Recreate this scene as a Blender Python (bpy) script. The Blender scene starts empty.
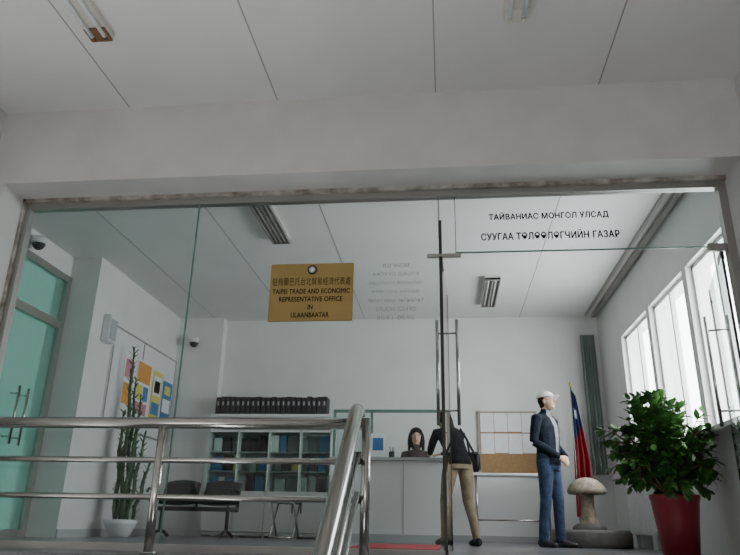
import bpy, bmesh, math, random
import numpy as np
from mathutils import Vector, Matrix
random.seed(4)
C = bpy.context.scene.collection
H = 0.195   # eye height above the office floor

# ------------------------------------------------------------ materials
def nt(name):
    m = bpy.data.materials.new(name); m.use_nodes = True
    n = m.node_tree; b = n.nodes["Principled BSDF"]
    return m, n, b
def mat(name, col, rough=0.6, metal=0.0, var=0.0, scale=6.0, col2=None, bump=0.0, spec=None):
    m, n, b = nt(name)
    b.inputs["Base Color"].default_value = (*col, 1)
    b.inputs["Roughness"].default_value = rough
    b.inputs["Metallic"].default_value = metal
    if spec is not None: b.inputs["Specular IOR Level"].default_value = spec
    if var > 0 or col2:
        tc = n.nodes.new("ShaderNodeTexCoord"); ns = n.nodes.new("ShaderNodeTexNoise")
        ns.inputs["Scale"].default_value = scale; ns.inputs["Detail"].default_value = 6
        n.links.new(tc.outputs["Object"], ns.inputs["Vector"])
        r = n.nodes.new("ShaderNodeValToRGB")
        r.color_ramp.elements[0].position = 0.35; r.color_ramp.elements[1].position = 0.65
        c2 = col2 if col2 else tuple(c*(1-var) for c in col)
        r.color_ramp.elements[0].color = (*c2, 1); r.color_ramp.elements[1].color = (*col, 1)
        n.links.new(ns.outputs["Fac"], r.inputs["Fac"]); n.links.new(r.outputs["Color"], b.inputs["Base Color"])
        if bump > 0:
            bp = n.nodes.new("ShaderNodeBump"); bp.inputs["Strength"].default_value = bump
            bp.inputs["Distance"].default_value = 0.05
            n.links.new(ns.outputs["Fac"], bp.inputs["Height"]); n.links.new(bp.outputs["Normal"], b.inputs["Normal"])
    return m
def glassmat(name, tint, refl=1.0, rough=0.0, ior=1.5, solid=0.0, solidcol=(0.4,0.6,0.55)):
    """thin architectural glass: reflection only on entering faces (no false internal reflection)"""
    m = bpy.data.materials.new(name); m.use_nodes = True; n = m.node_tree
    n.nodes.clear(); out = n.nodes.new("ShaderNodeOutputMaterial")
    t = n.nodes.new("ShaderNodeBsdfTransparent"); t.inputs[0].default_value = (*tint, 1)
    g = n.nodes.new("ShaderNodeBsdfGlossy"); g.inputs["Roughness"].default_value = rough
    fr = n.nodes.new("ShaderNodeFresnel"); fr.inputs["IOR"].default_value = ior
    ge = n.nodes.new("ShaderNodeNewGeometry")
    inv = n.nodes.new("ShaderNodeMath"); inv.operation='SUBTRACT'; inv.inputs[0].default_value=1.0
    mul = n.nodes.new("ShaderNodeMath"); mul.operation='MULTIPLY'
    n.links.new(ge.outputs["Backfacing"], inv.inputs[1]); n.links.new(inv.outputs[0], mul.inputs[0]); n.links.new(fr.outputs[0], mul.inputs[1])
    mx = n.nodes.new("ShaderNodeMixShader")
    n.links.new(mul.outputs[0], mx.inputs[0]); n.links.new(t.outputs[0], mx.inputs[1]); n.links.new(g.outputs[0], mx.inputs[2])
    last = mx
    if solid > 0:
        d = n.nodes.new("ShaderNodeBsdfPrincipled"); d.inputs["Base Color"].default_value = (*solidcol, 1); d.inputs["Roughness"].default_value = 0.25
        m2 = n.nodes.new("ShaderNodeMixShader"); m2.inputs[0].default_value = solid
        n.links.new(mx.outputs[0], m2.inputs[1]); n.links.new(d.outputs[0], m2.inputs[2]); last = m2
    n.links.new(last.outputs[0], out.inputs[0]); return m

M = {}
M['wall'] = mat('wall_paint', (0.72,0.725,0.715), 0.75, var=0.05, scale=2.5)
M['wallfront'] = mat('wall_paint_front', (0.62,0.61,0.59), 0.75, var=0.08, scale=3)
M['ceil'] = mat('ceiling_board', (0.71,0.71,0.70), 0.8, var=0.05, scale=1.5)
M['seam'] = mat('ceiling_seam', (0.34,0.33,0.32), 0.8)
M['floor'] = mat('granite_floor', (0.17,0.17,0.18), 0.30, col2=(0.11,0.11,0.12), scale=60)
M['steel'] = mat('brushed_steel', (0.50,0.48,0.46), 0.22, 1.0)
M['steel2'] = mat('aluminium_frame', (0.40,0.39,0.37), 0.4, 0.8)
M['putty'] = mat('putty_trim', (0.50,0.48,0.45), 0.9, col2=(0.20,0.17,0.14), scale=9, bump=0.4)
M['glass'] = glassmat('clear_glass', (0.94,0.97,0.962), ior=1.47)
M['winglass'] = glassmat('window_glass', (0.97,0.98,0.98), ior=1.40)
M['leafglass'] = glassmat('door_glass', (0.86,0.93,0.905), ior=1.45)
M['edge'] = mat('glass_edge', (0.10,0.20,0.17), 0.2)
M['rubber'] = mat('dark_seal', (0.02,0.02,0.02), 0.5)
M['frost'] = glassmat('frosted_green_glass', (0.35,0.55,0.5), ior=1.5, rough=0.05, solid=0.75, solidcol=(0.11,0.185,0.165))
M['gold'] = mat('brass_plate', (0.37,0.255,0.085), 0.45, 0.35, var=0.12, scale=4)
M['black'] = mat('black_plastic', (0.015,0.015,0.017), 0.6)
M['blacktxt'] = mat('black_lettering', (0.008,0.008,0.008), 0.9, spec=0.1)
M['browntxt'] = mat('sign_lettering', (0.022,0.014,0.006), 0.9, spec=0.1)
M['ghosttxt'] = mat('pale_lettering', (0.36,0.37,0.36), 0.7)
M['white'] = mat('white_laminate', (0.72,0.73,0.73), 0.4)
M['paper'] = mat('paper', (0.78,0.80,0.82), 0.7, var=0.06, scale=20)
M['grey'] = mat('grey_panel', (0.38,0.40,0.41), 0.5)
M['cork'] = mat('cork', (0.36,0.22,0.10), 0.85, var=0.2, scale=40)
M['green'] = mat('curtain_green', (0.28,0.34,0.31), 0.85, var=0.2, scale=3)
M['red'] = mat('red_glazed', (0.26,0.02,0.035), 0.3)
M['redcloth'] = mat('flag_red', (0.28,0.012,0.025), 0.85)
M['bluecloth'] = mat('flag_blue', (0.02,0.03,0.13), 0.85)
M['redmat'] = mat('red_carpet', (0.38,0.03,0.04), 0.95, var=0.2, scale=80)
M['leaf'] = mat('ficus_leaf', (0.06,0.17,0.03), 0.4, col2=(0.025,0.085,0.018), scale=5)
M['leaf2'] = mat('dark_leaf', (0.05,0.13,0.04), 0.45, col2=(0.03,0.07,0.025), scale=5)
M['bark'] = mat('bark', (0.16,0.10,0.06), 0.9)
M['soil'] = mat('soil', (0.04,0.025,0.015), 1.0)
M['stone'] = mat('carved_stone', (0.40,0.34,0.26), 0.85, col2=(0.22,0.18,0.135), scale=14, bump=0.4)
M['stonebase'] = mat('dark_stone_base', (0.16,0.15,0.14), 0.7, var=0.3, scale=12)
M['skin'] = mat('skin', (0.48,0.30,0.21), 0.5)
M['skin2'] = mat('skin_pale', (0.54,0.34,0.25), 0.5)
M['hair'] = mat('black_hair', (0.010,0.008,0.007), 0.65, spec=0.25)
M['denim'] = mat('denim_jeans', (0.030,0.058,0.12), 0.9, col2=(0.018,0.034,0.075), scale=11, bump=0.6)
M['navy'] = mat('navy_jacket', (0.012,0.018,0.030), 0.9, col2=(0.008,0.011,0.019), scale=9, bump=0.7, spec=0.2)
M['shirt'] = mat('grey_shirt', (0.17,0.18,0.19), 0.85)
M['blouse'] = mat('dusky_blouse', (0.07,0.045,0.05), 0.85, var=0.2, scale=12)
M['khaki'] = mat('khaki_trousers', (0.27,0.22,0.145), 0.9, col2=(0.20,0.16,0.10), scale=10, bump=0.6)
M['blackcloth'] = mat('black_jacket', (0.008,0.008,0.009), 0.85, col2=(0.006,0.006,0.007), scale=9, bump=0.7, spec=0.2)
M['shoe'] = mat('shoe', (0.02,0.02,0.022), 0.5)
M['cap'] = mat('white_cap', (0.75,0.75,0.73), 0.7)
M['lip'] = mat('lip', (0.33,0.12,0.10), 0.5)
M['eyew'] = mat('eye_white', (0.6,0.58,0.55), 0.3)
M['orange'] = mat('poster_orange', (0.70,0.30,0.05), 0.6)
M['blue'] = mat('poster_blue', (0.05,0.18,0.42), 0.6)
M['yellow'] = mat('poster_yellow', (0.65,0.58,0.12), 0.6)
M['pink'] = mat('poster_pink', (0.55,0.2,0.25), 0.6)
M['brown'] = mat('fixture_brown', (0.20,0.10,0.05), 0.6)
M['fixture'] = mat('fixture_white', (0.62,0.60,0.55), 0.5)
M['tealglass'] = glassmat('counter_glass', (0.88,0.94,0.92), ior=1.3)

# ------------------------------------------------------------ mesh helpers
def empty(name, loc=(0,0,0)):
    e = bpy.data.objects.new(name, None); e.location = loc; C.objects.link(e); e.empty_display_size = 0.1
    return e
def finish(bm, name, parent=None, mats=None, smooth=False):
    bmesh.ops.recalc_face_normals(bm, faces=bm.faces)
    me = bpy.data.meshes.new(name); bm.to_mesh(me); bm.free()
    for m in (mats or []): me.materials.append(m)
    if smooth:
        for p in me.polygons: p.use_smooth = True
    o = bpy.data.objects.new(name, me); C.objects.link(o)
    if parent:
        o.parent = parent
        o.matrix_parent_inverse = Matrix.Translation(parent.location).inverted()
    return o
def bbox(bm, x, y, z, mi=0, R=None):
    x0,x1=x; y0,y1=y; z0,z1=z
    vs=[bm.verts.new(p) for p in [(x0,y0,z0),(x1,y0,z0),(x1,y1,z0),(x0,y1,z0),(x0,y0,z1),(x1,y0,z1),(x1,y1,z1),(x0,y1,z1)]]
    if R is not None:
        for v in vs: v.co = R @ v.co
    for f in [(0,3,2,1),(4,5,6,7),(0,1,5,4),(1,2,6,5),(2,3,7,6),(3,0,4,7)]:
        fc=bm.faces.new([vs[i] for i in f]); fc.material_index=mi
def box(name, x, y, z, m, parent=None, bev=0.0, R=None):
    bm=bmesh.new(); bbox(bm,x,y,z,0,R)
    if bev>0: bmesh.ops.bevel(bm, geom=bm.edges[:], offset=bev, segments=2, affect='EDGES')
    return finish(bm,name,parent,[m])
def sweep(bm, pts, radii, seg=12, ref=None, mi=0, cap=True):
    """tube through pts; radii = floats or (ru, rv)"""
    pts=[Vector(p) for p in pts]; rings=[]
    n=len(pts); ref=Vector(ref) if ref is not None else None
    prev=None
    for i,p in enumerate(pts):
        t=(pts[min(i+1,n-1)]-pts[max(i-1,0)]).normalized()
        if ref is not None: u=ref-ref.dot(t)*t
        elif prev is None:
            a=Vector((0,0,1)) if abs(t.z)<0.9 else Vector((1,0,0)); u=a-a.dot(t)*t
        else: u=prev-prev.dot(t)*t
        u.normalize(); v=t.cross(u); prev=u
        r=radii[i] if isinstance(radii,(list,tuple)) else radii
        ru,rv=(r if isinstance(r,tuple) else (r,r))
        rings.append([bm.verts.new(p+u*ru*math.cos(2*math.pi*k/seg)+v*rv*math.sin(2*math.pi*k/seg)) for k in range(seg)])
    for a,b in zip(rings,rings[1:]):
        for k in range(seg):
            f=bm.faces.new((a[k],a[(k+1)%seg],b[(k+1)%seg],b[k])); f.material_index=mi; f.smooth=True
    if cap:
        f=bm.faces.new(rings[0][::-1]); f.material_index=mi
        f=bm.faces.new(rings[-1]); f.material_index=mi
def tube(name, pts, r, m, parent=None, seg=16):
    bm=bmesh.new(); sweep(bm,pts,r,seg)
    return finish(bm,name,parent,[m])
def ell(bm, c, r, R=None, mi=0, u=20, v=14):
    mt=Matrix.Translation(Vector(c)) @ (R.to_4x4() if R is not None else Matrix.Identity(4)) @ Matrix.Diagonal((*r,1))
    d=bmesh.ops.create_uvsphere(bm,u_segments=u,v_segments=v,radius=1,matrix=mt)
    for vv in d['verts']:
        for f in vv.link_faces: f.material_index=mi; f.smooth=True
def lathe(bm, c, prof, seg=32, mi=0, wob=0.0):
    rings=[]
    for r,z in prof:
        rings.append([bm.verts.new((c[0]+r*(1+wob*math.sin(k*1.7))*math.cos(2*math.pi*k/seg), c[1]+r*(1+wob*math.sin(k*2.3))*math.sin(2*math.pi*k/seg), c[2]+z)) for k in range(seg)])
    for a,b in zip(rings,rings[1:]):
        for k in range(seg):
            f=bm.faces.new((a[k],a[(k+1)%seg],b[(k+1)%seg],b[k])); f.material_index=mi; f.smooth=True
    f=bm.faces.new(rings[0][::-1]); f.material_index=mi
    f=bm.faces.new(rings[-1]); f.material_index=mi
def text(name, s, cx, cz, width, y, m, parent, height=None, mirror=False, bold=0.0):
    """flat vinyl lettering; bold (m) thickens strokes by layering shifted copies"""
    cu=bpy.data.curves.new(name,'FONT'); cu.body=s; cu.align_x='CENTER'; cu.align_y='CENTER'; cu.size=1.0
    cu.space_character=1.06
    o=bpy.data.objects.new(name,cu); C.objects.link(o); cu.materials.append(m)
    bpy.context.view_layer.update()
    dg=bpy.context.evaluated_depsgraph_get()
    me=bpy.data.meshes.new_from_object(o.evaluated_get(dg))
    bpy.data.objects.remove(o)
    xs=[v.co.x for v in me.vertices]; ys=[v.co.y for v in me.vertices]
    mx=(max(xs)+min(xs))/2; my=(max(ys)+min(ys))/2
    k=width/max(max(xs)-min(xs),1e-4); ky=k if not height else height/max(max(ys)-min(ys),1e-4)
    offs=[(0,0)] if bold<=0 else [(-bold,0),(bold,0),(0,bold),(0,-bold),(0,0)]
    V=[];Fc=[]
    for i,(dx,dz) in enumerate(offs):
        n0=len(V)
        for v in me.vertices: V.append((cx+(v.co.x-mx)*k*(-1 if mirror else 1)+dx, y-i*0.0001, cz+(v.co.y-my)*ky+dz))
        for p in me.polygons: Fc.append([n0+j for j in p.vertices])
    m2=bpy.data.meshes.new(name); m2.from_pydata(V,[],Fc); m2.materials.append(m)
    o=bpy.data.objects.new(name,m2); C.objects.link(o)
    if parent:
        o.parent=parent; o.matrix_parent_inverse=Matrix.Translation(parent.location).inverted()
    return o

# ------------------------------------------------------------ room shell
CZ=3.405; BW=10.6; XR=2.42; XL=-4.40; XD=-4.79; YJ=7.67; GY=4.81; BB=2.735
LZ=-1.42
box('floor',(XD-0.2,XR+0.3),(4.30,BW+0.2),(-0.22,0),M['floor'])
box('lower_landing_floor',(-3.8,2.4),(-3.2,2.35),(LZ-0.2,LZ),M['floor'])
box('stairwell_floor',(-3.8,-0.7),(2.35,4.3),(LZ-0.2,LZ),M['floor'])
box('ceiling',(XD-0.3,XR+0.3),(-3.2,BW+0.2),(CZ,CZ+0.15),M['ceil'])
bm=bmesh.new()
for sx in (-3.80,-2.55,-1.30,-0.03,1.215):
    if sx>-3.6: bbox(bm,(sx-0.005,sx+0.005),(-3,4.47),(CZ-0.003,CZ+0.002))
    bbox(bm,(sx-0.005,sx+0.005),(4.95,BW),(CZ-0.003,CZ+0.002))
finish(bm,'trim_1',None,[M['seam']])
box('wall_back',(XD-0.2,XR+0.3),(BW,BW+0.2),(0,CZ),M['wall'])
box('wall_left',(XD-0.2,XL),(YJ,BW),(0,CZ),M['wall'])
bm=bmesh.new()
bbox(bm,(XD-0.2,XD),(4.9,5.6),(0,CZ)); bbox(bm,(XD-0.2,XD),(5.6,YJ),(3.12,CZ))
finish(bm,'wall_left_entry',None,[M['wall']])
box('wall_corner_pier',(XL,-3.64),(10.42,BW),(0,CZ),M['wall'])
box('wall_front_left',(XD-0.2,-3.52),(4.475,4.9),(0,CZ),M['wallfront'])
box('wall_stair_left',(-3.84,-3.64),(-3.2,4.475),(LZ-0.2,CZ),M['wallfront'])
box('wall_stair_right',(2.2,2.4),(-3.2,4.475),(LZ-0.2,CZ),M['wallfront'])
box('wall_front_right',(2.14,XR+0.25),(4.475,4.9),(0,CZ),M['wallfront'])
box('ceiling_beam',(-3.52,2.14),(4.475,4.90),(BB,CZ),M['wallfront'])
# right (window) wall with openings
ws=[(5.40,6.60),(6.72,7.92),(8.04,9.26)]; SZ,TZ=1.05,2.70
bm=bmesh.new()
bbox(bm,(XR,XR+0.25),(4.9,BW),(0,SZ)); bbox(bm,(XR,XR+0.25),(4.9,BW),(TZ,CZ))
ys=[4.9]+[v for w in ws for v in w]+[BW]
for i in range(0,len(ys),2): bbox(bm,(XR,XR+0.25),(ys[i],ys[i+1]),(SZ,TZ))
finish(bm,'wall_right',None,[M['wall']])
for i,(a,b) in enumerate(ws):
    e=empty('window_%d'%(i+1),(XR+0.1,(a+b)/2,SZ))
    bm=bmesh.new(); t=0.04
    bbox(bm,(XR+0.06,XR+0.10),(a,a+t),(SZ,TZ)); bbox(bm,(XR+0.06,XR+0.10),(b-t,b),(SZ,TZ))
    bbox(bm,(XR+0.06,XR+0.10),(a,b),(SZ,SZ+t)); bbox(bm,(XR+0.06,XR+0.10),(a,b),(TZ-t,TZ))
    mid=(a+b)/2
    bbox(bm,(XR+0.055,XR+0.105),(mid-0.02,mid+0.02),(SZ,TZ))
    finish(bm,'frame',e,[M['white']])
    box('pane',(XR+0.08,XR+0.086),(a+t,b-t),(SZ+t,TZ-t),M['winglass'],e)
box('window_sill',(XR-0.16,XR+0.06),(5.3,9.4),(SZ-0.04,SZ),M['white'])
box('wall_stair_rear',(-3.84,2.4),(-3.4,-3.2),(LZ,CZ),M['wallfront'])
box('baseboard_back',(-3.6,XR),(BW-0.015,BW),(0,0.09),M['grey'])
box('baseboard_left',(XL,XL+0.015),(YJ,10.1),(0,0.09),M['grey'])
# steps down to the lower landing
bm=bmesh.new()
for i in range(8):
    y1=4.30-i*0.245; z=-0.1775*(i+1)
    bbox(bm,(-0.50,2.195),(y1-0.245,y1),(LZ,z))
finish(bm,'staircase',None,[M['floor']])

# ------------------------------------------------------------ glazed partition
gp=empty('glass_partition',(0,GY,0))
GT=2.65
bm=bmesh.new()
bbox(bm,(-3.52,2.14),(GY-0.03,GY+0.04),(GT,BB-0.03))
bbox(bm,(-3.52,-3.46),(GY-0.03,GY+0.04),(0,GT)); bbox(bm,(2.08,2.14),(GY-0.03,GY+0.04),(0,GT))
finish(bm,'metal_frame',gp,[M['steel2']])
box('bottom_channel',(-3.46,-0.02),(GY-0.02,GY+0.03),(0,0.05),M['steel2'],gp)
box('putty_strip',(-3.55,2.17),(GY-0.06,GY+0.045),(BB-0.032,BB),M['putty'],gp)
box('putty_jamb',(-3.56,-3.50),(GY-0.06,GY+0.03),(0,BB),M['putty'],gp)
box('pane_1',(-3.46,-1.995),(GY,GY+0.01),(0.05,GT),M['glass'],gp)
box('pane_2',(-1.985,-0.03),(GY,GY+0.01),(0.05,GT),M['glass'],gp)
box('transom_pane',(-0.02,2.08),(GY,GY+0.01),(2.18,GT),M['glass'],gp)
bm=bmesh.new()
bbox(bm,(-1.995,-1.985),(GY-0.002,GY+0.012),(0.05,GT))
bbox(bm,(0.10,0.106),(GY-0.002,GY+0.012),(2.18,GT))
bbox(bm,(0.10,2.08),(GY-0.002,GY+0.012),(2.172,2.18))
bbox(bm,(-0.03,-0.024),(GY-0.002,GY+0.012),(2.3,GT))
finish(bm,'glass_joints',gp,[M['edge']])
box('seal_bar',(-0.028,-0.004),(GY-0.01,GY+0.02),(0.0,2.45),M['rubber'],gp)
box('patch_fitting_centre',(-0.12,0.14),(GY-0.012,GY+0.022),(2.14,2.168),M['steel2'],gp,bev=0.003)
box('patch_fitting_side',(1.95,2.08),(GY-0.012,GY+0.022),(2.14,2.20),M['steel2'],gp,bev=0.003)
def door_leaf(name, hinge, free):
    h=Vector((*hinge,0)); f=Vector((*free,0)); d=(f-h); L=d.length; d.normalize()
    ang=math.atan2(d.y,d.x); R=Matrix.Translation(h)@Matrix.Rotation(ang,4,'Z')
    e=empty(name,h)
    box('pane',(0.0,L),(-0.006,0.006),(0.02,2.15),M['leafglass'],e,R=R)
    box('hinge_edge_seal',(-0.006,0.002),(-0.009,0.009),(0.02,2.15),M['rubber'],e,R=R)
    box('free_edge_seal',(L,L+0.006),(-0.008,0.008),(0.02,2.15),M['rubber'],e,R=R)
    box('top_patch',(0,0.16),(-0.014,0.014),(2.10,2.16),M['steel'],e,R=R)
    box('bottom_patch',(0,0.16),(-0.014,0.014),(0.01,0.08),M['steel'],e,R=R)
    nrm=Vector((-d.y,d.x,0)); hp=h+d*(L-0.12)
    for s,nm in ((1,'pull_inner'),(-1,'pull_outer')):
        p=hp+nrm*0.085*s
        tube(nm,[p+Vector((0,0,0.98)),p+Vector((0,0,1.88))],0.014,M['steel'],e)
    for z in (1.10,1.76):
        tube('standoff',[hp-nrm*0.085+Vector((0,0,z)),hp+nrm*0.085+Vector((0,0,z))],0.009,M['steel'],e)
    return e
door_leaf('door_1',(-0.012,4.86),(0.03,5.74))
door_leaf('door_2',(2.06,4.86),(2.27,5.72))

# lettering on transom
lt=empty('window_lettering',(0.8,GY-0.01,2.3))
text('line_1','ТАЙВАНИАС МОНГОЛ УЛСАД',0.815,2.468,0.90,GY-0.003,M['blacktxt'],lt,0.072,bold=0.0022)
text('line_2','СУУГАА ТӨЛӨӨЛӨГЧИЙН ГАЗАР',0.815,2.308,1.03,GY-0.003,M['blacktxt'],lt,0.074,bold=0.0022)
gt=empty('faded_window_lettering',(-0.4,GY,1.9))
for i,(s,w) in enumerate([('МОНГОЛ',0.2),('УЛСАД СУУГАА',0.36),('ТАЙВАНИЙ ХУДАЛДАА',0.42),('ЭДИЙН ЗАСГИЙН',0.36),('ТӨЛӨӨЛӨГЧИЙН ГАЗАР',0.42),('OFFICE HOURS',0.3),('09:00-17:00',0.28)]):
    text('faded_line_%d'%i,s,-0.36,2.085-i*0.070,w,GY+0.014,M['ghosttxt'],gt,0.034,mirror=True)

# brass sign
sg=empty('office_name_sign',(-1.0,4.785,1.87))
box('plate',(-1.333,-0.683),(4.778,4.796),(1.635,2.10),M['gold'],sg,bev=0.003)
bm=bmesh.new(); sweep(bm,[(-1.005,4.777,2.045),(-1.005,4.770,2.045)],0.038,24)
finish(bm,'emblem_disc',sg,[M['black']])
bm=bmesh.new(); sweep(bm,[(-1.005,4.770,2.045),(-1.005,4.767,2.045)],0.016,20)
for k in range(12):
    a=k*math.pi/6; p=Vector((-1.005+0.022*math.cos(a),4.768,2.045+0.022*math.sin(a)))
    bbox(bm,(p.x-0.003,p.x+0.003),(p.y-0.001,p.y+0.001),(p.z-0.003,p.z+0.003))
finish(bm,'emblem_sun',sg,[M['paper']])
TY=4.7765
text('sign_line_1','駐烏蘭巴托台北貿易經濟代表處',-1.008,1.952,0.61,TY,M['browntxt'],sg,0.064)
text('sign_line_2','TAIPEI TRADE AND ECONOMIC',-1.008,1.872,0.60,TY,M['browntxt'],sg,0.038,bold=0.0012)
text('sign_line_3','REPRESENTATIVE OFFICE',-1.008,1.808,0.49,TY,M['browntxt'],sg,0.038,bold=0.0012)
text('sign_line_4','IN',-1.008,1.745,0.036,TY,M['browntxt'],sg,0.036,bold=0.0012)
text('sign_line_5','ULAANBAATAR',-1.008,1.682,0.29,TY,M['browntxt'],sg,0.038,bold=0.0012)

# ------------------------------------------------------------ stainless railing
rl=empty('stair_railing',(-2,4.45,0))
RY=4.45
tube('top_rail',[(-3.62,RY,0.825),(-0.60,RY,0.825)],0.038,M['steel'],rl,20)
tube('mid_rail',[(-3.62,RY,0.58),(-0.56,RY,0.58)],0.019,M['steel'],rl)
tube('low_rail',[(-3.62,RY,0.345),(-0.56,RY,0.345)],0.019,M['steel'],rl)
tube('post_1',[(-1.91,RY,0.0),(-1.91,RY,0.80)],0.030,M['steel'],rl)
tube('post_2',[(-0.52,RY,0.0),(-0.52,RY,0.86)],0.030,M['steel'],rl)
tube('post_3',[(-3.3,RY,0.0),(-3.3,RY,0.80)],0.030,M['steel'],rl)
for x in (-1.91,-0.52,-3.3): tube('post_flange',[(x,RY,0.0),(x,RY,0.012)],0.055,M['steel'],rl)
sl=0.776
def desc(y,z0=0.88,y0=4.34): return z0-(y0-y)*sl
pts=[(-0.58,4.50,0.80),(-0.58,4.505,0.86),(-0.58,4.48,0.90),(-0.58,4.42,0.905),(-0.58,4.34,0.868)]+[(-0.58,y,desc(y,0.868)) for y in (4.0,3.3,2.6,2.15)]
tube('stair_handrail',pts,0.046,M['steel'],rl,24)
for k,dz in enumerate((0.25,0.49)):
    tube('stair_mid_rail_%d'%k,[(-0.56,RY,0.83-dz)]+[(-0.56,y,desc(y,0.868)-dz) for y in (4.34,3.3,2.15)],0.019,M['steel'],rl)
tube('stair_post',[(-0.56,2.4,-1.42),(-0.56,2.4,desc(2.4,0.868))],0.03,M['steel'],rl)

# ------------------------------------------------------------ ceiling lights
def louvre_light(name,cx,cy,L=1.2,W=0.20,body='fixture'):
    e=empty(name,(cx,cy,CZ)); z=CZ
    box('housing',(cx-W/2,cx+W/2),(cy-L/2,cy+L/2),(z-0.03,z),M['fixture'],e)
    bm=bmesh.new()
    for s in (-1,0,1): bbox(bm,(cx+s*W/2-0.008,cx+s*W/2+0.008),(cy-L/2,cy+L/2),(z-0.075,z-0.03))
    for y in (-L/2,L/2-0.012): bbox(bm,(cx-W/2,cx+W/2),(cy+y,cy+y+0.012),(z-0.075,z-0.03))
    k=int(L/0.06)
    for i in range(k): bbox(bm,(cx-W/2,cx+W/2),(cy-L/2+i*L/k,cy-L/2+i*L/k+0.004),(z-0.06,z-0.035))
    finish(bm,'louvres',e,[M['steel2']])
    for s in (-1,1): tube('tube_%d'%s,[(cx+s*W/4,cy-L/2+0.02,z-0.045),(cx+s*W/4,cy+L/2-0.02,z-0.045)],0.013,M['paper'],e)
    return e
louvre_light('fluorescent_light',-1.91,6.62)
louvre_light('fluorescent_light',0.667,9.23)
def batten(cx,y1,L=1.25,brown=True):
    e=empty('ceiling_batten_light',(cx,y1,CZ)); z=CZ
    box('housing',(cx-0.085,cx+0.085),(y1-L,y1),(z-0.05,z),M['fixture'],e,bev=0.008)
    box('end_cap',(cx-0.075,cx+0.075),(y1-0.12,y1+0.004),(z-0.066,z-0.05),M['brown'] if brown else M['fixture'],e)
    for s in (-1,1):
        tube('tube',[(cx+s*0.045,y1-L+0.04,z-0.068),(cx+s*0.045,y1-0.05,z-0.068)],0.014,M['paper'],e)
        box('socket',(cx+s*0.045-0.012,cx+s*0.045+0.012),(y1-0.05,y1-0.02),(z-0.088,z-0.05),M['brown'] if brown else M['fixture'],e)
batten(-2.34,3.60); batten(0.515,3.66,brown=False)

# ------------------------------------------------------------ left side: frosted door, cctv, speaker
d3=empty('door_3',(XD,6.5,0))
bm=bmesh.new()
for (y0,y1) in ((5.6,5.68),(6.60,6.66),(YJ-0.09,YJ)): bbox(bm,(XD-0.05,XD+0.03),(y0,y1),(0,3.12))
for (z0,z1) in ((0,0.08),(2.42,2.52),(3.04,3.12)): bbox(bm,(XD-0.05,XD+0.028),(5.6,YJ),(z0,z1))
finish(bm,'door_frame',d3,[M['steel2']])
box('frosted_panel',(XD-0.02,XD-0.008),(5.68,YJ-0.09),(0.08,3.04),M['frost'],d3)
for y in (6.95,7.12):
    tube('pull',[(XD+0.09,y,0.95),(XD+0.09,y,1.58)],0.016,M['steel'],d3)
    for z in (1.03,1.50): tube('pull_stem',[(XD-0.005,y,z),(XD+0.09,y,z)],0.009,M['steel'],d3)
def cctv(loc,face):
    l=Vector(loc); e=empty('security_camera',l); f=Vector(face).normalized()
    bm=bmesh.new()
    sweep(bm,[l,l+Vector((f.x*0.02,f.y*0.02,0))],0.055,20)
    a=l+f*0.12+Vector((0,0,-0.02))
    sweep(bm,[l,l+f*0.07,a],0.016,12)
    sweep(bm,[a-Vector((0,0,0.0)),a+Vector((0,0,-0.05))],[0.075,0.08],24)
    finish(bm,'bracket',e,[M['white']])
    bm=bmesh.new(); ell(bm,a+Vector((0,0,-0.05)),(0.07,0.07,0.075)); finish(bm,'dome',e,[M['black']],True)
    bm=bmesh.new(); ell(bm,a+Vector((0,0,0.0)),(0.082,0.082,0.05)); finish(bm,'cap',e,[M['white']],True)
cctv((XD+0.001,6.75,3.27),(1,-0.2,0))
cctv((-4.10,10.419,3.02),(0.2,-1,0))
sp=empty('wall_speaker',(XL,8.07,2.54))
box('cabinet',(XL,XL+0.11),(7.94,8.14),(2.36,2.72),M['white'],sp,bev=0.012)
box('grille',(XL+0.11,XL+0.118),(7.965,8.115),(2.39,2.66),M['grey'],sp)

# posters board on left wall
nb=empty('poster_board',(XL,9.2,2))
box('panel',(XL,XL+0.03),(8.25,10.38),(1.35,2.66),M['white'],nb)
bm=bmesh.new()
for y in (8.25,9.15,10.36): bbox(bm,(XL+0.03,XL+0.036),(y,y+0.02),(1.35,2.66))
for z in (1.35,2.64): bbox(bm,(XL+0.03,XL+0.036),(8.25,10.38),(z,z+0.02))
finish(bm,'frame',nb,[M['steel2']])
def poster(y0,y1,z0,z1,base,bands):
    e=nb
    box('sheet',(XL+0.036,XL+0.040),(y0,y1),(z0,z1),M[base],e)
    for (a,b,c,d,m) in bands:
        box('print',(XL+0.040,XL+0.0415),(y0+(y1-y0)*a,y0+(y1-y0)*b),(z0+(z1-z0)*c,z0+(z1-z0)*d),M[m],e)
poster(8.62,8.95,1.62,2.34,'paper',[(0.1,0.9,0.6,0.95,'pink'),(0.1,0.9,0.1,0.5,'orange')])
poster(9.02,9.50,1.58,2.40,'paper',[(0.05,0.95,0.6,0.95,'orange'),(0.1,0.5,0.3,0.55,'yellow'),(0.55,0.9,0.3,0.55,'blue'),(0.1,0.9,0.05,0.25,'pink')])
poster(9.58,9.92,1.62,2.34,'yellow',[(0.1,0.9,0.5,0.9,'paper'),(0.2,0.8,0.55,0.8,'orange'),(0.1,0.9,0.1,0.35,'blue')])
poster(9.97,10.32,1.58,2.26,'blue',[(0.1,0.9,0.3,0.6,'paper'),(0.2,0.8,0.7,0.9,'yellow')])

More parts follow.
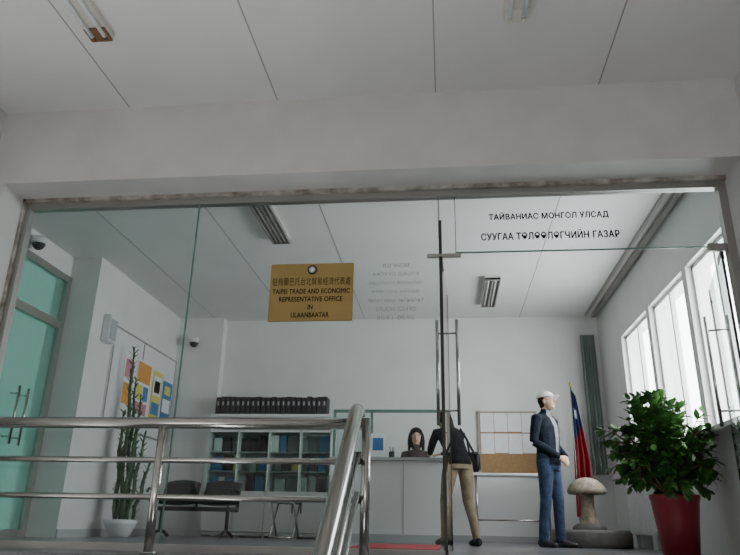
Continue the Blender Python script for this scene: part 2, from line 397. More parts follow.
# ------------------------------------------------------------ display cabinet + binders
cb=empty('display_cabinet',(-2.6,10.3,0))
x0,x1,y0,y1=-3.62,-1.70,10.15,10.58
bm=bmesh.new()
bbox(bm,(x0,x0+0.03),(y0,y1),(0,1.76)); bbox(bm,(x1-0.03,x1),(y0,y1),(0,1.76))
bbox(bm,(x0,x1),(y0-0.02,y1),(1.73,1.77)); bbox(bm,(x0,x1),(y0,y1),(0.58,0.64)); bbox(bm,(x0,x1),(y0,y1),(0.03,0.07))
bbox(bm,(x0,x1),(y0,y1),(1.50,1.53)); bbox(bm,(x0,x1),(y1-0.02,y1),(0,1.76))
for k in range(1,4):
    x=x0+(x1-x0)*k/4; bbox(bm,(x-0.012,x+0.012),(y0,y1),(0,1.53))
finish(bm,'carcass',cb,[M['white']])
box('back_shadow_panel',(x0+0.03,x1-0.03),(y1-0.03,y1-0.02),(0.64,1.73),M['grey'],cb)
bm=bmesh.new()
for z in (0.92,1.20): bbox(bm,(x0+0.03,x1-0.03),(y0+0.05,y1-0.03),(z,z+0.015))
finish(bm,'shelves',cb,[M['grey']])
for k in range(4):
    a=x0+(x1-x0)*k/4+0.014; b=x0+(x1-x0)*(k+1)/4-0.014
    box('lower_door',(a,b),(y0-0.018,y0),(0.08,0.57),M['white'],cb,bev=0.002)
    box('glass_door',(a,b),(y0-0.008,y0-0.002),(0.65,1.50),M['tealglass'],cb)
    hx=b-0.05 if k%2==0 else a+0.05
    box('handle',(hx-0.008,hx+0.008),(y0-0.045,y0-0.018),(0.34,0.50),M['black'],cb)
bm=bmesh.new(); cols=[M[c] for c in ('paper','blue','yellow','pink','black','orange','grey','shirt')]
for z in (0.645,0.94,1.22):
    x=x0+0.06
    while x<x1-0.2:
        w=random.uniform(0.09,0.16)
        if random.random()<0.85: bbox(bm,(x,x+w),(y0+0.12,y0+0.15),(z,z+random.uniform(0.18,0.25)),random.choice([0,1,1,4,6,4,7,4,3,2]))
        x+=w+random.uniform(0.01,0.05)
finish(bm,'magazines',cb,cols)
bm=bmesh.new(); x=-3.56
while x<-1.80:
    w=0.068; hh=0.27+random.uniform(-0.01,0.01)
    bbox(bm,(x,x+w),(10.18,10.46),(1.77,1.77+hh),0); bbox(bm,(x+0.022,x+w-0.022),(10.176,10.18),(1.91,1.97),1)
    x+=w+0.012
finish(bm,'ring_binder_row',None,[M['black'],M['grey']])

# ------------------------------------------------------------ reception counter
rc=empty('reception_counter',(-0.6,9.0,0))
box('front_panel',(-1.45,0.02),(8.86,8.90),(0,0.98),M['white'],rc)
box('side_panel',(-0.02,0.02),(8.90,9.45),(0,0.98),M['white'],rc)
box('counter_top',(-1.50,0.06),(8.78,9.25),(0.98,1.02),M['grey'],rc,bev=0.006)
box('work_top',(-1.45,0.02),(9.25,9.5),(0.73,0.76),M['white'],rc)
bm=bmesh.new()
for x in (-1.05,-0.55): bbox(bm,(x-0.006,x+0.006),(8.852,8.86),(0.05,0.96))
bbox(bm,(-1.45,0.02),(8.85,8.86),(0.0,0.10))
finish(bm,'panel_joints',rc,[M['grey']])
bm=bmesh.new()
for x in (-1.48,-0.98,0.03): bbox(bm,(x-0.016,x+0.016),(8.985,9.015),(1.02,1.64))
bbox(bm,(-1.496,0.046),(8.985,9.015),(1.615,1.655))
finish(bm,'screen_frame',rc,[M['edge']])
box('screen_glass',(-1.464,-0.996),(8.997,9.003),(1.02,1.615),M['tealglass'],rc)
box('notice_on_screen',(-0.99,-0.79),(8.96,8.965),(1.02,1.34),M['paper'],rc)
box('notice_print',(-0.96,-0.82),(8.957,8.96),(1.12,1.28),M['blue'],rc)
bm=bmesh.new()
bbox(bm,(-0.22,-0.02),(8.95,9.10),(1.02,1.045)); bbox(bm,(-0.20,-0.03),(8.96,9.09),(1.045,1.06))
finish(bm,'paper_stack',None,[M['paper']])
bm=bmesh.new()
lathe(bm,(-0.72,9.1,1.02),[(0.035,0),(0.038,0.10)],20)
for k in range(5):
    a=k*1.3; sweep(bm,[(-0.72+0.012*math.cos(a),9.1+0.012*math.sin(a),1.10),(-0.72+0.035*math.cos(a),9.1+0.035*math.sin(a),1.18)],0.004,6)
finish(bm,'pen_holder',None,[M['black']])
mn=empty('computer_monitor',(-1.2,9.35,0.76))
box('screen',(-1.42,-1.02),(9.33,9.36),(0.86,1.14),M['black'],mn,bev=0.005)
box('stand',(-1.24,-1.20),(9.36,9.38),(0.77,0.95),M['black'],mn)
box('foot',(-1.32,-1.12),(9.28,9.45),(0.762,0.772),M['black'],mn)
box('red_floor_mat',(-0.9,-0.08),(6.3,8.0),(0,0.012),M['redmat'])

# notice board on the back wall + side table
n2=empty('notice_board',(0.93,BW,1.4))
box('cork_panel',(0.50,1.37),(BW-0.03,BW),(0.94,1.88),M['cork'],n2)
bm=bmesh.new()
for a,b,c,d in ((0.49,1.38,1.87,1.89),(0.49,1.38,0.93,0.95),(0.49,0.51,0.93,1.89),(1.36,1.38,0.93,1.89)): bbox(bm,(a,b),(BW-0.04,BW-0.03),(c,d))
finish(bm,'frame',n2,[M['steel2']])
bm=bmesh.new()
for j,z in enumerate((1.57,1.26)):
    for i in range(4):
        x=0.525+i*0.208; bbox(bm,(x,x+0.20),(BW-0.036,BW-0.031),(z+random.uniform(-.01,.01),z+0.29))
finish(bm,'pinned_papers',n2,[M['paper']])
tb=empty('side_table',(0.86,9.9,0))
box('top',(0.36,1.40),(9.72,10.12),(0.88,0.91),M['white'],tb,bev=0.004)
bm=bmesh.new()
for x in (0.40,1.36):
    for y in (9.76,10.08): sweep(bm,[(x,y,0),(x,y,0.88)],0.013,10)
for y in (9.76,10.08): sweep(bm,[(0.40,y,0.30),(1.36,y,0.30)],0.010,10)
finish(bm,'legs',tb,[M['steel']])

# ------------------------------------------------------------ flag
fl=empty('national_flag',(1.78,9.8,0))
tube('pole',[(1.76,9.8,0.03),(1.78,9.8,2.12)],0.012,M['steel'],fl)
bm=bmesh.new(); lathe(bm,(1.75,9.8,0),[(0.15,0),(0.15,0.02),(0.05,0.05),(0.03,0.12)]); finish(bm,'base',fl,[M['steel']],True)
bm=bmesh.new(); ell(bm,(1.78,9.8,2.15),(0.02,0.02,0.035)); finish(bm,'finial',fl,[M['gold']],True)
bm=bmesh.new(); N=24; K=40; grid=[]
for j in range(K+1):
    t=j/K; z=2.08-1.72*t; row=[]
    wdt=0.05+0.14*min(1,t*1.8)
    for i in range(N+1):
        s=i/N; x=1.785+wdt*s-0.05*t*(1-s); y=9.79+0.055*math.sin(s*19+t*2)*(0.5+t)
        row.append(bm.verts.new((x,y,z-0.10*s*(1-t))))
    grid.append(row)
for j in range(K):
    for i in range(N):
        f=bm.faces.new((grid[j][i],grid[j][i+1],grid[j+1][i+1],grid[j+1][i])); f.smooth=True
        f.material_index=1 if (j+i*0.35<K*0.42) else 0
        if ((j-7)/2.0)**2+((i-8)/4.0)**2<1: f.material_index=2
finish(bm,'cloth',fl,[M['redcloth'],M['bluecloth'],M['paper']])

# curtain
bm=bmesh.new(); N=60; a=[];b=[]
for i in range(N+1):
    s=i/N; x=2.10+0.22*s; y=10.42+0.035*math.sin(s*38)
    a.append(bm.verts.new((x,y,3.05))); b.append(bm.verts.new((x+0.02*math.sin(s*9),y,0.95)))
for i in range(N):
    f=bm.faces.new((a[i],a[i+1],b[i+1],b[i])); f.smooth=True
finish(bm,'window_curtain',None,[M['green']])
bm=bmesh.new()
bbox(bm,(XR-0.10,XR-0.04),(4.95,10.5),(CZ-0.05,CZ-0.0)); bbox(bm,(XR-0.20,XR-0.17),(4.95,10.5),(CZ-0.03,CZ))
finish(bm,'curtain_track',None,[M['steel2']])

# radiator
rd=empty('radiator',(2.3,8.8,0.1))
bm=bmesh.new()
for i in range(12):
    y=8.3+i*0.085; bbox(bm,(XR-0.15,XR-0.05),(y,y+0.06),(0.15,0.78))
bmesh.ops.bevel(bm,geom=bm.edges[:],offset=0.01,segments=2,affect='EDGES')
finish(bm,'fins',rd,[M['white']])
tube('pipe_top',[(XR-0.1,8.2,0.72),(XR-0.1,9.4,0.72)],0.02,M['white'],rd)
tube('pipe_bottom',[(XR-0.1,8.2,0.2),(XR-0.1,9.4,0.2)],0.02,M['white'],rd)
bm=bmesh.new()
for y in (8.4,9.1): bbox(bm,(XR-0.13,XR-0.08),(y,y+0.03),(0,0.16))
finish(bm,'feet',rd,[M['white']])

# ------------------------------------------------------------ stone mushroom on plinth
MX,MY=1.715,8.95
ms=empty('stone_mushroom',(MX,MY,0))
bm=bmesh.new()
lathe(bm,(MX,MY,0.2),[(0.13,0),(0.12,0.06),(0.09,0.16),(0.075,0.28),(0.08,0.38),(0.10,0.43)],28)
finish(bm,'stem',ms,[M['stone']],True)
bm=bmesh.new()
lathe(bm,(MX,MY,0.61),[(0.06,0.045),(0.17,0.03),(0.215,0.0),(0.235,0.02),(0.23,0.06),(0.19,0.12),(0.13,0.17),(0.06,0.195),(0.01,0.20)],36)
finish(bm,'cap',ms,[M['stone']],True)
bm=bmesh.new()
lathe(bm,(MX,MY,0),[(0.46,0),(0.47,0.05),(0.47,0.16),(0.44,0.20)],28,wob=0.03)
lathe(bm,(MX,MY,0.18),[(0.2,0),(0.19,0.05),(0.14,0.09)],24,wob=0.05)
finish(bm,'plinth',ms,[M['stonebase']])

# ------------------------------------------------------------ plants
def add_leaf(bm,p,d,up,L,W,mi=0):
    d=d.normalized(); s=d.cross(up)
    if s.length<1e-3: s=Vector((1,0,0))
    s.normalize(); nn=s.cross(d).normalized()
    prof=[(0,0),(0.25,0.8),(0.55,1.0),(0.82,0.6),(1.0,0)]
    mid=[];l=[];r=[]
    for t,w in prof:
        c=p+d*L*t-nn*L*0.22*t*t
        mid.append(bm.verts.new(c-nn*W*0.12*w))
        if w>0: l.append(bm.verts.new(c+s*W*0.5*w)); r.append(bm.verts.new(c-s*W*0.5*w))
        else: l.append(None); r.append(None)
    for i in range(4):
        for side in (l,r):
            vs=[v for v in (mid[i],side[i],side[i+1],mid[i+1]) if v is not None]
            f=bm.faces.new(vs); f.material_index=mi; f.smooth=True
fp=empty('potted_ficus',(2.0,6.45,0))
px,py=1.98,6.45
bm=bmesh.new(); lathe(bm,(px,py,0),[(0.13,0),(0.15,0.02),(0.175,0.25),(0.20,0.45),(0.21,0.47),(0.21,0.50),(0.19,0.50),(0.18,0.46)],36); finish(bm,'pot',fp,[M['red']],True)
bm=bmesh.new(); lathe(bm,(px,py,0.44),[(0.185,0),(0.18,0.02)],24); finish(bm,'soil',fp,[M['soil']])
bmS=bmesh.new(); bmL=bmesh.new()
rnd=random.Random(11)
cen=Vector((1.89,6.42,0.88))
for k in range(120):
    a=rnd.uniform(0,2*math.pi); el=rnd.uniform(-1.0,1.5)
    rr=rnd.uniform(0.6,1.05)
    tip=cen+Vector((math.cos(a)*math.cos(el)*0.52*rr,math.sin(a)*math.cos(el)*0.46*rr,math.sin(el)*0.50*rr))
    if tip.x>2.33: tip.x=2.33
    if tip.z<0.62 and (Vector((tip.x-px,tip.y-py,0)).length<0.24): tip.z=0.68
    base=Vector((px+rnd.uniform(-0.05,0.05),py+rnd.uniform(-0.05,0.05),0.46))
    m1=base.lerp(tip,0.5)+Vector((0,0,0.14)); m0=base.lerp(m1,0.5)
    pts=[base,m0,m1,m1.lerp(tip,0.5)+Vector((0,0,0.04)),tip]
    sweep(bmS,pts,[0.008,0.007,0.005,0.004,0.003],6)
    for t in range(28):
        q=rnd.uniform(0.30,1.0)*4; i=min(int(q),3); p=pts[i].lerp(pts[i+1],q-i)
        dd=(pts[i+1]-pts[i]).normalized()+Vector((rnd.uniform(-1,1),rnd.uniform(-1,1),rnd.uniform(-0.8,0.6)))
        if p.x+dd.normalized().x*0.10>2.38: continue
        add_leaf(bmL,p,dd,Vector((0,0,1)),rnd.uniform(0.07,0.11),rnd.uniform(0.05,0.07))
finish(bmS,'stems',fp,[M['bark']]); finish(bmL,'leaves',fp,[M['leaf']])

tp=empty('tall_potted_plant',(-4.08,8.5,0))
bm=bmesh.new(); lathe(bm,(-4.05,8.5,0.0),[(0.10,0),(0.13,0.03),(0.19,0.14),(0.21,0.20),(0.20,0.21),(0.18,0.19)],32); finish(bm,'pot',tp,[M['white']],True)
bm=bmesh.new(); lathe(bm,(-4.05,8.5,0.17),[(0.18,0),(0.175,0.02)],24); finish(bm,'soil',tp,[M['soil']])
bmS=bmesh.new(); bmL=bmesh.new()
for k,(dx,dy,h,lx) in enumerate([(-0.02,0,2.42,-0.13),(0.05,0.03,1.75,-0.02),(-0.08,-0.02,1.55,-0.08),(0.09,-0.04,1.25,0.10),(0.0,0.08,2.0,-0.1),(-0.10,0.06,1.1,-0.05),(0.03,-0.08,1.4,0.06),(0.12,0.04,0.9,0.14)]):
    b0=Vector((-4.05+dx,8.5+dy,0.18)); t0=Vector((-4.05+dx+lx,8.5+dy,h))
    pts=[b0.lerp(t0,i/8)+Vector((0.012*math.sin(i*1.9+k),0.012*math.cos(i*1.3+k),0)) for i in range(9)]
    sweep(bmS,pts,[0.024]*6+[0.02,0.016,0.008],8)
    nl=int((h-0.3)*34)
    for i in range(nl):
        q=8*(0.12+0.88*i/nl); j=min(int(q),7); p=pts[j].lerp(pts[j+1],q-j); a=i*2.4
        dd=Vector((math.cos(a)*0.6,math.sin(a)*0.6,0.9))
        add_leaf(bmL,p,dd,Vector((0,0,1)),rnd.uniform(0.07,0.13),0.028)
finish(bmS,'stalks',tp,[M['leaf2']]); finish(bmL,'leaves',tp,[M['leaf2']])

# ------------------------------------------------------------ waiting bench (linked seats)
def bench():
    e=empty('waiting_bench',(-3.2,9.1,0))
    for i,cx in enumerate((-3.62,-3.04)):
        bm=bmesh.new(); rows=[]
        prof=[(-0.24,0.41),(-0.22,0.43),(-0.10,0.42),(0.06,0.40),(0.15,0.41),(0.20,0.46),(0.24,0.55),(0.28,0.68),(0.30,0.73)]
        for (fy,z) in prof:
            row=[]
            for s in range(9):
                t=(s/8-0.5)*2; row.append(bm.verts.new((cx+t*0.25,9.1+fy-0.03*t*t*(1 if z>0.5 else 0),z+0.02*t*t*(z<0.44)-0.04*t*t*(z>0.66))))
            rows.append(row)
        for a,b in zip(rows,rows[1:]):
            for s in range(8): f=bm.faces.new((a[s],a[s+1],b[s+1],b[s])); f.smooth=True
        o=finish(bm,'seat_shell_%d'%i,e,[M['black']])
        md=o.modifiers.new('s','SOLIDIFY'); md.thickness=0.03
    bm=bmesh.new()
    sweep(bm,[(-3.92,9.1,0.36),(-2.74,9.1,0.36)],0.028,12)
    for x in (-3.78,-2.88):
        sweep(bm,[(x,9.1,0.36),(x,9.1,0.08)],0.024,12)
        sweep(bm,[(x,8.83,0.02),(x,8.97,0.07),(x,9.1,0.09),(x,9.23,0.07),(x,9.37,0.02)],0.022,12)
    for x in (-3.90,-3.33,-2.76):
        sweep(bm,[(x,9.15,0.36),(x,9.11,0.56),(x,9.05,0.60),(x,8.87,0.60),(x,8.83,0.56)],0.016,10)
    finish(bm,'frame',e,[M['black']])
bench()
st=empty('folding_stool',(-2.15,9.3,0))
bm=bmesh.new()
for x in (-2.30,-2.0):
    sweep(bm,[(x,9.1,0.015),(x,9.5,0.46)],0.012,10); sweep(bm,[(x,9.5,0.015),(x,9.1,0.46)],0.012,10)
for y in (9.1,9.5): sweep(bm,[(-2.30,y,0.46),(-2.0,y,0.46)],0.012,10); sweep(bm,[(-2.30,y,0.03),(-2.0,y,0.03)],0.012,10)
finish(bm,'cross_legs',st,[M['steel']])
box('seat',(-2.31,-1.99),(9.09,9.51),(0.465,0.49),M['black'],st,bev=0.01)

# ------------------------------------------------------------ people
class Fig:
    def __init__(s,name,base,ang):
        s.e=empty(name,(base[0],base[1],0)); s.b=Vector((base[0],base[1],0)); s.name=name
        s.F=Vector((math.cos(ang),math.sin(ang),0)); s.S=Vector((-s.F.y,s.F.x,0))
        s.bm=bmesh.new(); s.bones=[]
    def P(s,f,l,z): return s.b+s.F*f+s.S*l+Vector((0,0,z))
    def V(s,f,l,z): return s.F*f+s.S*l+Vector((0,0,z))
    def limb(s,pts,rad,m,ref=None,seg=18):
        P=[s.P(*p) for p in pts]; sweep(s.bm,P,rad,seg,ref=ref)
        for i in range(len(P)-1):
            r=[(sum(q)/2 if isinstance(q,tuple) else q) for q in (rad[i],rad[i+1])]
            s.bones.append((P[i],P[i+1],r[0],r[1],m))
    def ball(s,p,r,m,R=None,local=True):
        P=s.P(*p) if local else Vector(p)
        if R is None: R=Matrix((s.F,s.S,Vector((0,0,1)))).transposed()
        ell(s.bm,P,r,R); rr=min(r); s.bones.append((P,P,rr,rr,m))
    def hand(s,w,d,n,t,m,curl=0.5,k=1.0):
        """w wrist (world), d pointing dir, n palm normal, t thumb side"""
        d=d.normalized(); n=(n-n.dot(d)*d).normalized(); t0=n.cross(d).normalized(); t=t0 if t0.dot(t)>0 else -t0
        pe=w+d*0.085*k
        sweep(s.bm,[w-d*0.02,w+d*0.015,w+d*0.05*k,pe],[(0.026*k,0.020*k),(0.032*k,0.019*k),(0.041*k,0.017*k),(0.040*k,0.013*k)],14,ref=t)
        s.bones.append((w+d*0.01,pe,0.03,0.03,m))
        for i,(off,L) in enumerate(((0.030,0.072),(0.010,0.080),(-0.011,0.074),(-0.031,0.058))):
            b=pe+t*off*k-d*0.012
            dirs=[(d+n*curl*0.35),(d*(1-curl*0.5)+n*curl*1.0),(d*(1-curl*1.1)+n*curl*1.5)]
            p=[b]; 
            for dd,fr in zip(dirs,(0.45,0.32,0.26)): p.append(p[-1]+dd.normalized()*L*k*fr*1.1)
            sweep(s.bm,p,[0.0095*k,0.009*k,0.008*k,0.006*k],10)
            s.bones.append((p[0],p[-1],0.009,0.006,m))
        b=w+d*0.022*k+t*0.026*k
        p=[b,b+(d*0.6+t*0.7+n*0.3).normalized()*0.04*k]; p.append(p[-1]+(d*0.9+t*0.25+n*0.4).normalized()*0.032*k); p.append(p[-1]+(d*0.9+n*0.4).normalized()*0.02*k)
        sweep(s.bm,p,[0.014*k,0.012*k,0.010*k,0.007*k],10); s.bones.append((p[0],p[-1],0.012,0.008,m))
    def shoe(s,ank,fdir,m,L=0.27):
        f=fdir.normalized(); a=s.P(*ank); g=Vector((a.x,a.y,0)); side=Vector((-f.y,f.x,0))
        p=[g-f*0.075+Vector((0,0,0.045)),g-f*0.03+Vector((0,0,0.05)),g+f*0.05+Vector((0,0,0.045)),g+f*0.12+Vector((0,0,0.034)),g+f*(L-0.09)+Vector((0,0,0.028)),g+f*(L-0.075)+Vector((0,0,0.024))]
        r=[(0.028,0.038),(0.036,0.05),(0.042,0.044),(0.048,0.033),(0.036,0.026),(0.02,0.018)]
        sweep(s.bm,p,r,18,ref=side)
        for i in range(len(p)-1): s.bones.append((p[i],p[i+1],0.04,0.04,m))
    def head(s,c,look,m,k=1.0):
        """c head centre world, look dir"""
        s.hc=c=Vector(c); F=look.normalized(); S=Vector((0,0,1)).cross(F).normalized(); U=F.cross(S).normalized()
        R=Matrix((F,S,U)).transposed(); s.hR=R; s.hk=k
        s.ball(c+U*0.022*k,(0.096*k,0.077*k,0.092*k),m,R,False)
        s.ball(c+F*0.022*k-U*0.035*k,(0.068*k,0.060*k,0.078*k),m,R,False)
        s.ball(c+F*0.056*k-U*0.088*k,(0.026*k,0.030*k,0.020*k),m,R,False)  # chin
        sweep(s.bm,[c+F*0.084*k+U*0.018*k,c+F*0.100*k-U*0.010*k,c+F*0.106*k-U*0.024*k,c+F*0.085*k-U*0.032*k],[0.008*k,0.012*k,0.015*k,0.010*k],10)
        for sd in (-1,1): s.ball(c+S*0.076*k*sd-U*0.005*k-F*0.005,(0.018*k,0.009*k,0.030*k),m,R,False)
        for sd in (-1,1): s.ball(c+F*0.075*k+S*0.033*k*sd+U*0.024*k,(0.016,0.024,0.008),m,R,False) # brow ridge
        def w(f,l,u): return c+F*f*k+S*l*k+U*u*k
        s.w=w
        bm=bmesh.new()
        for sd in (-1,1):
            ell(bm,w(0.082,0.031*sd,0.006),(0.008*k,0.015*k,0.007*k),R,0,12,8)
            ell(bm,w(0.0875,0.031*sd,0.006),(0.005*k,0.007*k,0.007*k),R,1,10,8)
            ell(bm,w(0.0865,0.033*sd,0.028),(0.006*k,0.019*k,0.004*k),R,1,10,6)
        ell(bm,w(0.087,0,-0.054),(0.008*k,0.023*k,0.007*k),R,2,12,8)
        finish(bm,'face_details',s.e,[M['eyew'],M['hair'],M['lip']],True)
    def build(s,mats,fn=None,voxel=0.006):
        me=bpy.data.meshes.new(s.name+'_raw'); 
        bmesh.ops.recalc_face_normals(s.bm,faces=s.bm.faces); s.bm.to_mesh(me); s.bm.free()
        o=bpy.data.objects.new('tmp',me); C.objects.link(o)
        md=o.modifiers.new('r','REMESH'); md.mode='VOXEL'; md.voxel_size=voxel
        sm=o.modifiers.new('s','SMOOTH'); sm.factor=0.5; sm.iterations=4
        dg=bpy.context.evaluated_depsgraph_get()
        m2=bpy.data.meshes.new_from_object(o.evaluated_get(dg)); bpy.data.objects.remove(o)
        n=len(m2.polygons); cen=np.empty(n*3); m2.polygons.foreach_get('center',cen); cen=cen.reshape(-1,3)
        best=np.full(n,1e9); idx=np.zeros(n,int)
        for a,b,ra,rb,m in s.bones:
            a=np.array(a);b=np.array(b); ab=b-a; L2=max(ab@ab,1e-9)
            t=np.clip(((cen-a)@ab)/L2,0,1); d=np.linalg.norm(cen-(a+t[:,None]*ab),axis=1)-(ra+(rb-ra)*t)
            k=d<best; best[k]=d[k]; idx[k]=m
        if fn:
            rel=cen-np.array(s.b); f=rel@np.array(s.F); l=rel@np.array(s.S); idx=fn(idx,f,l,rel[:,2])
        m2.materials.clear()
        for m in mats: m2.materials.append(m)
        m2.polygons.foreach_set('material_index',idx.astype(np.int32)); m2.polygons.foreach_set('use_smooth',np.ones(n,bool))
        m2.update()
        ob=bpy.data.objects.new('body',m2); C.objects.link(ob); ob.parent=s.e; ob.matrix_parent_inverse=Matrix.Translation(s.e.location).inverted()
        return ob

# --- man with cap. mats: 0 skin 1 jacket 2 jeans 3 shoe 4 shirt
m=Fig('standing_man',(1.20,8.42),math.radians(-38))
S=m.S
m.limb([(0.0,0,0.85),(0.005,0,0.93),(0.01,0,1.08),(0.015,0,1.22),(0.01,0,1.34),(-0.005,0,1.44),(-0.01,0,1.50)],
       [(0.165,0.118),(0.178,0.130),(0.165,0.124),(0.174,0.130),(0.188,0.128),(0.175,0.10),(0.075,0.06)],1,ref=S,seg=24)
m.limb([(-0.01,0,1.47),(0.0,0,1.53),(0.02,0,1.60)],[0.066,0.056,0.052],0)
m.limb([(-0.045,0.05,1.49),(-0.03,0.0,1.50),(-0.045,-0.05,1.49)],[0.04,0.05,0.04],1)
for sd in (1,-1):
    foot=0.04 if sd==1 else -0.05
    m.limb([(0.0,0.085*sd,0.95),(0.01,0.095*sd,0.78),(0.02+foot*0.5,0.10*sd,0.52),(0.0+foot*0.8,0.105*sd,0.30),(-0.01+foot,0.11*sd,0.07)],
           [0.098,0.088,0.066,0.060,0.058],2)
    m.shoe((-0.01+foot,0.11*sd,0.08),m.V(1,0.25*sd,0),3)
    sh=(-0.01,0.185*sd,1.435); el=(-0.03,0.245*sd,1.16) ; wr=(0.20,0.075*sd,0.985)
    m.limb([(0,0.10*sd,1.44),sh,(-0.02,0.225*sd,1.30),el],[0.07,0.068,0.056,0.050],1)
    mid=tuple(el[i]*0.5+wr[i]*0.5 for i in range(3))
    m.limb([el,mid,(el[0]*0.08+wr[0]*0.92,el[1]*0.08+wr[1]*0.92,el[2]*0.08+wr[2]*0.92)],[0.050,0.046,0.038],1)
    d=(m.P(*wr)-m.P(*el)).normalized()
    m.hand(m.P(*wr),(d+m.V(0.1,-0.5*sd,-0.35)),m.V(-0.6,-0.5*sd,-0.3),m.V(0.3,0,1),0,0.6)
look=(m.V(0.95,0.10,0.22))
m.head(m.P(0.035,0,1.655),look,0)
def fman(idx,f,l,z):
    idx=np.where((idx==1)&(f>0.04)&(np.abs(l)<0.022+0.07*(z-1.05))&(z>1.0)&(np.abs(l)<0.05),4,idx)
    idx=np.where((idx==1)&(z<0.905),2,idx)
    return idx
m.build([M['skin'],M['navy'],M['denim'],M['shoe'],M['shirt']],fman)
R=m.hR
bm=bmesh.new()
ell(bm,m.w(-0.022,0,0.020),(0.084,0.083,0.078),R); ell(bm,m.w(-0.05,0,-0.03),(0.05,0.066,0.05),R)
finish(bm,'hair',m.e,[M['hair']],True)
bm=bmesh.new()
d=bmesh.ops.create_uvsphere(bm,u_segments=32,v_segments=20,radius=1)
bmesh.ops.delete(bm,geom=[v for v in bm.verts if v.co.z<-0.05],context='VERTS')
MT=Matrix.Translation(m.w(-0.004,0,0.050))@R.to_4x4()@Matrix.Rotation(0.12,4,'Y')@Matrix.Diagonal((0.108,0.092,0.088,1))
bmesh.ops.transform(bm,matrix=MT,verts=bm.verts)
o=finish(bm,'cap_crown',m.e,[M['cap']],True); md=o.modifiers.new('s','SOLIDIFY'); md.thickness=0.004
bm=bmesh.new(); rows=[]
for j in range(7):
    row=[]
    for i in range(13):
        a=(i/12-0.5)*2.3; rr=1+j/6*0.72*math.cos(a*0.62)
        row.append(bm.verts.new(m.w(0.100*rr*math.cos(a)-0.004,0.088*(1+j/6*0.25)*math.sin(a),0.048-0.012*j/6-0.03*(math.sin(a)**2))))
    rows.append(row)
for a,b in zip(rows,rows[1:]):
    for i in range(12): bm.faces.new((a[i],a[i+1],b[i+1],b[i])).smooth=True
o=finish(bm,'cap_brim',m.e,[M['cap']]); md=o.modifiers.new('s','SOLIDIFY'); md.thickness=0.004

# --- woman leaning on the counter. mats: 0 skin 1 jacket 2 trousers 3 shoes
w=Fig('leaning_woman',(0.13,8.20),math.radians(118))
S=w.S
w.limb([(-0.02,0,0.82),(-0.01,0,0.90),(0.03,0,1.01),(0.09,0,1.11),(0.16,0,1.21),(0.22,0,1.29),(0.25,0,1.33)],
       [(0.155,0.115),(0.170,0.128),(0.145,0.112),(0.145,0.11),(0.165,0.11),(0.15,0.09),(0.065,0.055)],1,ref=S,seg=24)
w.limb([(0.23,0,1.30),(0.28,0,1.36),(0.32,0,1.40)],[0.055,0.046,0.045],0)
for sd,ft in ((1,0.10),(-1,-0.10)):
    w.limb([(0.0,0.08*sd,0.90),(0.01+ft*0.3,0.10*sd,0.75),(0.05+ft*0.6,0.115*sd,0.49),(0.0+ft*0.9,0.13*sd,0.28),(-0.03+ft,0.15*sd,0.07)],
           [0.098,0.088,0.062,0.055,0.045],2)
    w.shoe((-0.03+ft,0.15*sd,0.08),w.V(1,0.1*sd,0),3,0.25)
    sh=(0.21,0.165*sd,1.26); el=(0.36,0.17*sd,1.085); wr=(0.56,0.08*sd,1.058)
    w.limb([(0.2,0.08*sd,1.27),sh,(0.29,0.175*sd,1.17),el],[0.062,0.060,0.050,0.044],1)
    w.limb([el,(0.46,0.125*sd,1.07),(0.545,0.09*sd,1.06)],[0.044,0.038,0.032],1)
    w.hand(w.P(*wr),w.V(0.9,-0.3*sd,-0.05),w.V(0,0,-1),w.V(0,-1*sd,0),0,0.25,0.9)
w.head(w.P(0.345,0,1.455),w.V(0.95,0.1,-0.25),0,0.96)
w.build([M['skin2'],M['blackcloth'],M['khaki'],M['shoe']],lambda idx,f,l,z: np.where((idx==1)&(z<0.885),2,idx))
bm=bmesh.new(); R=w.hR
ell(bm,w.w(-0.022,0,0.025),(0.094,0.090,0.090),R); 
sweep(bm,[w.w(-0.06,0,0.03),w.w(-0.085,0,-0.05),w.P(0.215,0,1.38),w.P(0.13,0,1.30),w.P(0.08,0,1.24)],[(0.07,0.05),(0.075,0.045),(0.07,0.035),(0.055,0.025),(0.02,0.012)],16,ref=w.S)
finish(bm,'long_hair',w.e,[M['hair']],True)
bm=bmesh.new(); c=w.P(0.03,-0.215,0.93)
bbox(bm,(-0.13,0.13),(-0.05,0.05),(-0.12,0.11),0,R=Matrix.Translation(c)@Matrix.Rotation(math.radians(118),4,'Z'))
bmesh.ops.bevel(bm,geom=bm.edges[:],offset=0.03,segments=3,affect='EDGES')
sweep(bm,[w.P(0.10,-0.215,1.02),w.P(0.16,-0.225,1.20),w.P(0.20,-0.15,1.335),w.P(0.12,-0.17,1.24),w.P(-0.02,-0.215,1.02)],[(0.014,0.004)]*5,8)
finish(bm,'shoulder_bag',w.e,[M['black']],True)

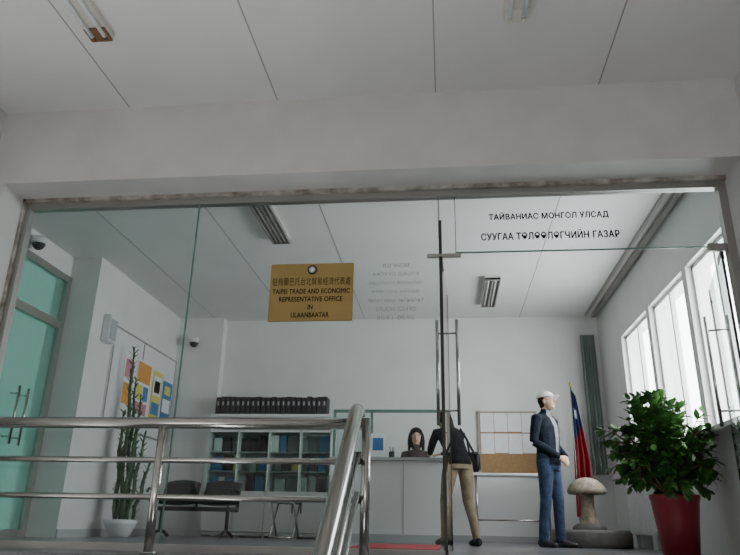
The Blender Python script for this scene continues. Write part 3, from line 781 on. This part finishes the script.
# --- seated receptionist: 0 skin 1 blouse 2 trousers 3 shoe
r=Fig('seated_receptionist',(-0.42,9.72),math.radians(-92))
S=r.S; q=0.13
r.limb([(0,0,0.48+q),(0.0,0,0.58+q),(0.01,0,0.72+q),(0.02,0,0.86+q),(0.02,0,0.96+q),(0.01,0,1.04+q),(0.0,0,1.08+q)],
       [(0.165,0.12),(0.155,0.115),(0.13,0.10),(0.145,0.11),(0.165,0.105),(0.15,0.085),(0.06,0.05)],1,ref=S,seg=24)
r.limb([(0,0,1.05+q),(0.01,0,1.11+q),(0.02,0,1.17+q)],[0.052,0.046,0.044],0)
for sd in (1,-1):
    r.limb([(0.0,0.08*sd,0.52+q),(0.2,0.09*sd,0.52+q),(0.40,0.10*sd,0.50+q)],[0.09,0.082,0.064],2)
    r.limb([(0.40,0.10*sd,0.50+q),(0.40,0.10*sd,0.33),(0.38,0.10*sd,0.07)],[0.064,0.054,0.042],2)
    r.shoe((0.38,0.10*sd,0.08),r.V(1,0,0),3,0.24)
    sh=(0.02,0.165*sd,1.01+q); el=(0.06,0.20*sd,0.84+q*0.5); wr=(0.28,0.10*sd,0.80)
    r.limb([(0.02,0.08*sd,1.02+q),sh,(0.04,0.19*sd,0.90+q),el],[0.058,0.056,0.046,0.042],1)
    r.limb([el,(0.17,0.15*sd,0.84),(0.26,0.11*sd,0.80)],[0.042,0.037,0.031],1)
    r.hand(r.P(*wr),r.V(0.95,-0.25*sd,-0.03),r.V(0,0,-1),r.V(0,-1*sd,0),0,0.3,0.9)
r.head(r.P(0.045,0,1.255+q),r.V(0.97,0.1,-0.12),0,1.0)
r.build([M['skin2'],M['blouse'],M['grey'],M['shoe']])
bm=bmesh.new(); R=r.hR
ell(bm,r.w(-0.016,0,0.046),(0.104,0.094,0.086),R)
for sd in (-1,1): sweep(bm,[r.w(0.05,0.035*sd,0.090),r.w(0.035,0.082*sd,0.03),r.w(0.01,0.092*sd,-0.06),r.w(0.0,0.10*sd,-0.19)],[(0.026,0.026),(0.026,0.018),(0.034,0.022),(0.02,0.012)],12)
ell(bm,r.w(-0.06,0,-0.07),(0.05,0.095,0.12),R)
finish(bm,'hair',r.e,[M['hair']],True)
ch=empty('office_chair',(-0.42,9.80,0))
box('seat',(-0.66,-0.18),(9.57,10.01),(0.49,0.54),M['black'],ch,bev=0.02)
box('back',(-0.63,-0.21),(9.98,10.03),(0.65,1.04),M['black'],ch,bev=0.02)
bm=bmesh.new(); sweep(bm,[(-0.42,9.80,0.08),(-0.42,9.80,0.49)],0.025,12); sweep(bm,[(-0.42,9.90,0.49),(-0.42,10.04,0.54),(-0.42,10.04,0.7)],0.02,10)
for k in range(5):
    a=k*2*math.pi/5+0.3; sweep(bm,[(-0.42,9.80,0.09),(-0.42+0.27*math.cos(a),9.80+0.27*math.sin(a),0.05)],[0.022,0.015],10)
    ell(bm,(-0.42+0.27*math.cos(a),9.80+0.27*math.sin(a),0.027),(0.027,0.027,0.027))
finish(bm,'pedestal',ch,[M['black']])

# ------------------------------------------------------------ light
wd=bpy.data.worlds.new('overcast_sky'); bpy.context.scene.world=wd; wd.use_nodes=True
bg=wd.node_tree.nodes['Background']; bg.inputs[0].default_value=(0.96,0.98,1.0,1); bg.inputs[1].default_value=12.5
def portal(name,loc,rot,sx,sy):
    l=bpy.data.lights.new(name,'AREA'); l.shape='RECTANGLE'; l.size=sx; l.size_y=sy; l.cycles.is_portal=True
    o=bpy.data.objects.new(name,l); o.location=loc; o.rotation_euler=rot; C.objects.link(o)
portal('window_daylight_portal',(XR+0.28,7.3,1.9),(0,math.radians(90),0),1.8,4.0)
l=bpy.data.lights.new('stairwell_fill_light','AREA'); l.shape='RECTANGLE'; l.size=4.5; l.size_y=1.8; l.energy=135; l.color=(1.0,0.985,0.955)  # added fill lamp, out of view, turned up to brighten front ceiling and beam
o=bpy.data.objects.new('stairwell_fill_light',l); o.location=(-0.7,-2.4,-1.1); C.objects.link(o)
o.rotation_euler=(math.radians(180-35),0,0)

# ------------------------------------------------------------ camera
cam=bpy.data.cameras.new('camera'); co=bpy.data.objects.new('camera',cam); C.objects.link(co)
cam.sensor_fit='HORIZONTAL'; cam.sensor_width=36; cam.lens=671/740*36; cam.clip_start=0.05
X=Vector((0.9940,0.1083,0.0191)).normalized(); Z=Vector((0.1082,-0.9316,-0.3469)); Z=(Z-Z.dot(X)*X).normalized(); Y=Z.cross(X)
co.matrix_world=Matrix.Translation((0,0,H))@Matrix((X,Y,Z)).transposed().to_4x4()
bpy.context.scene.camera=co
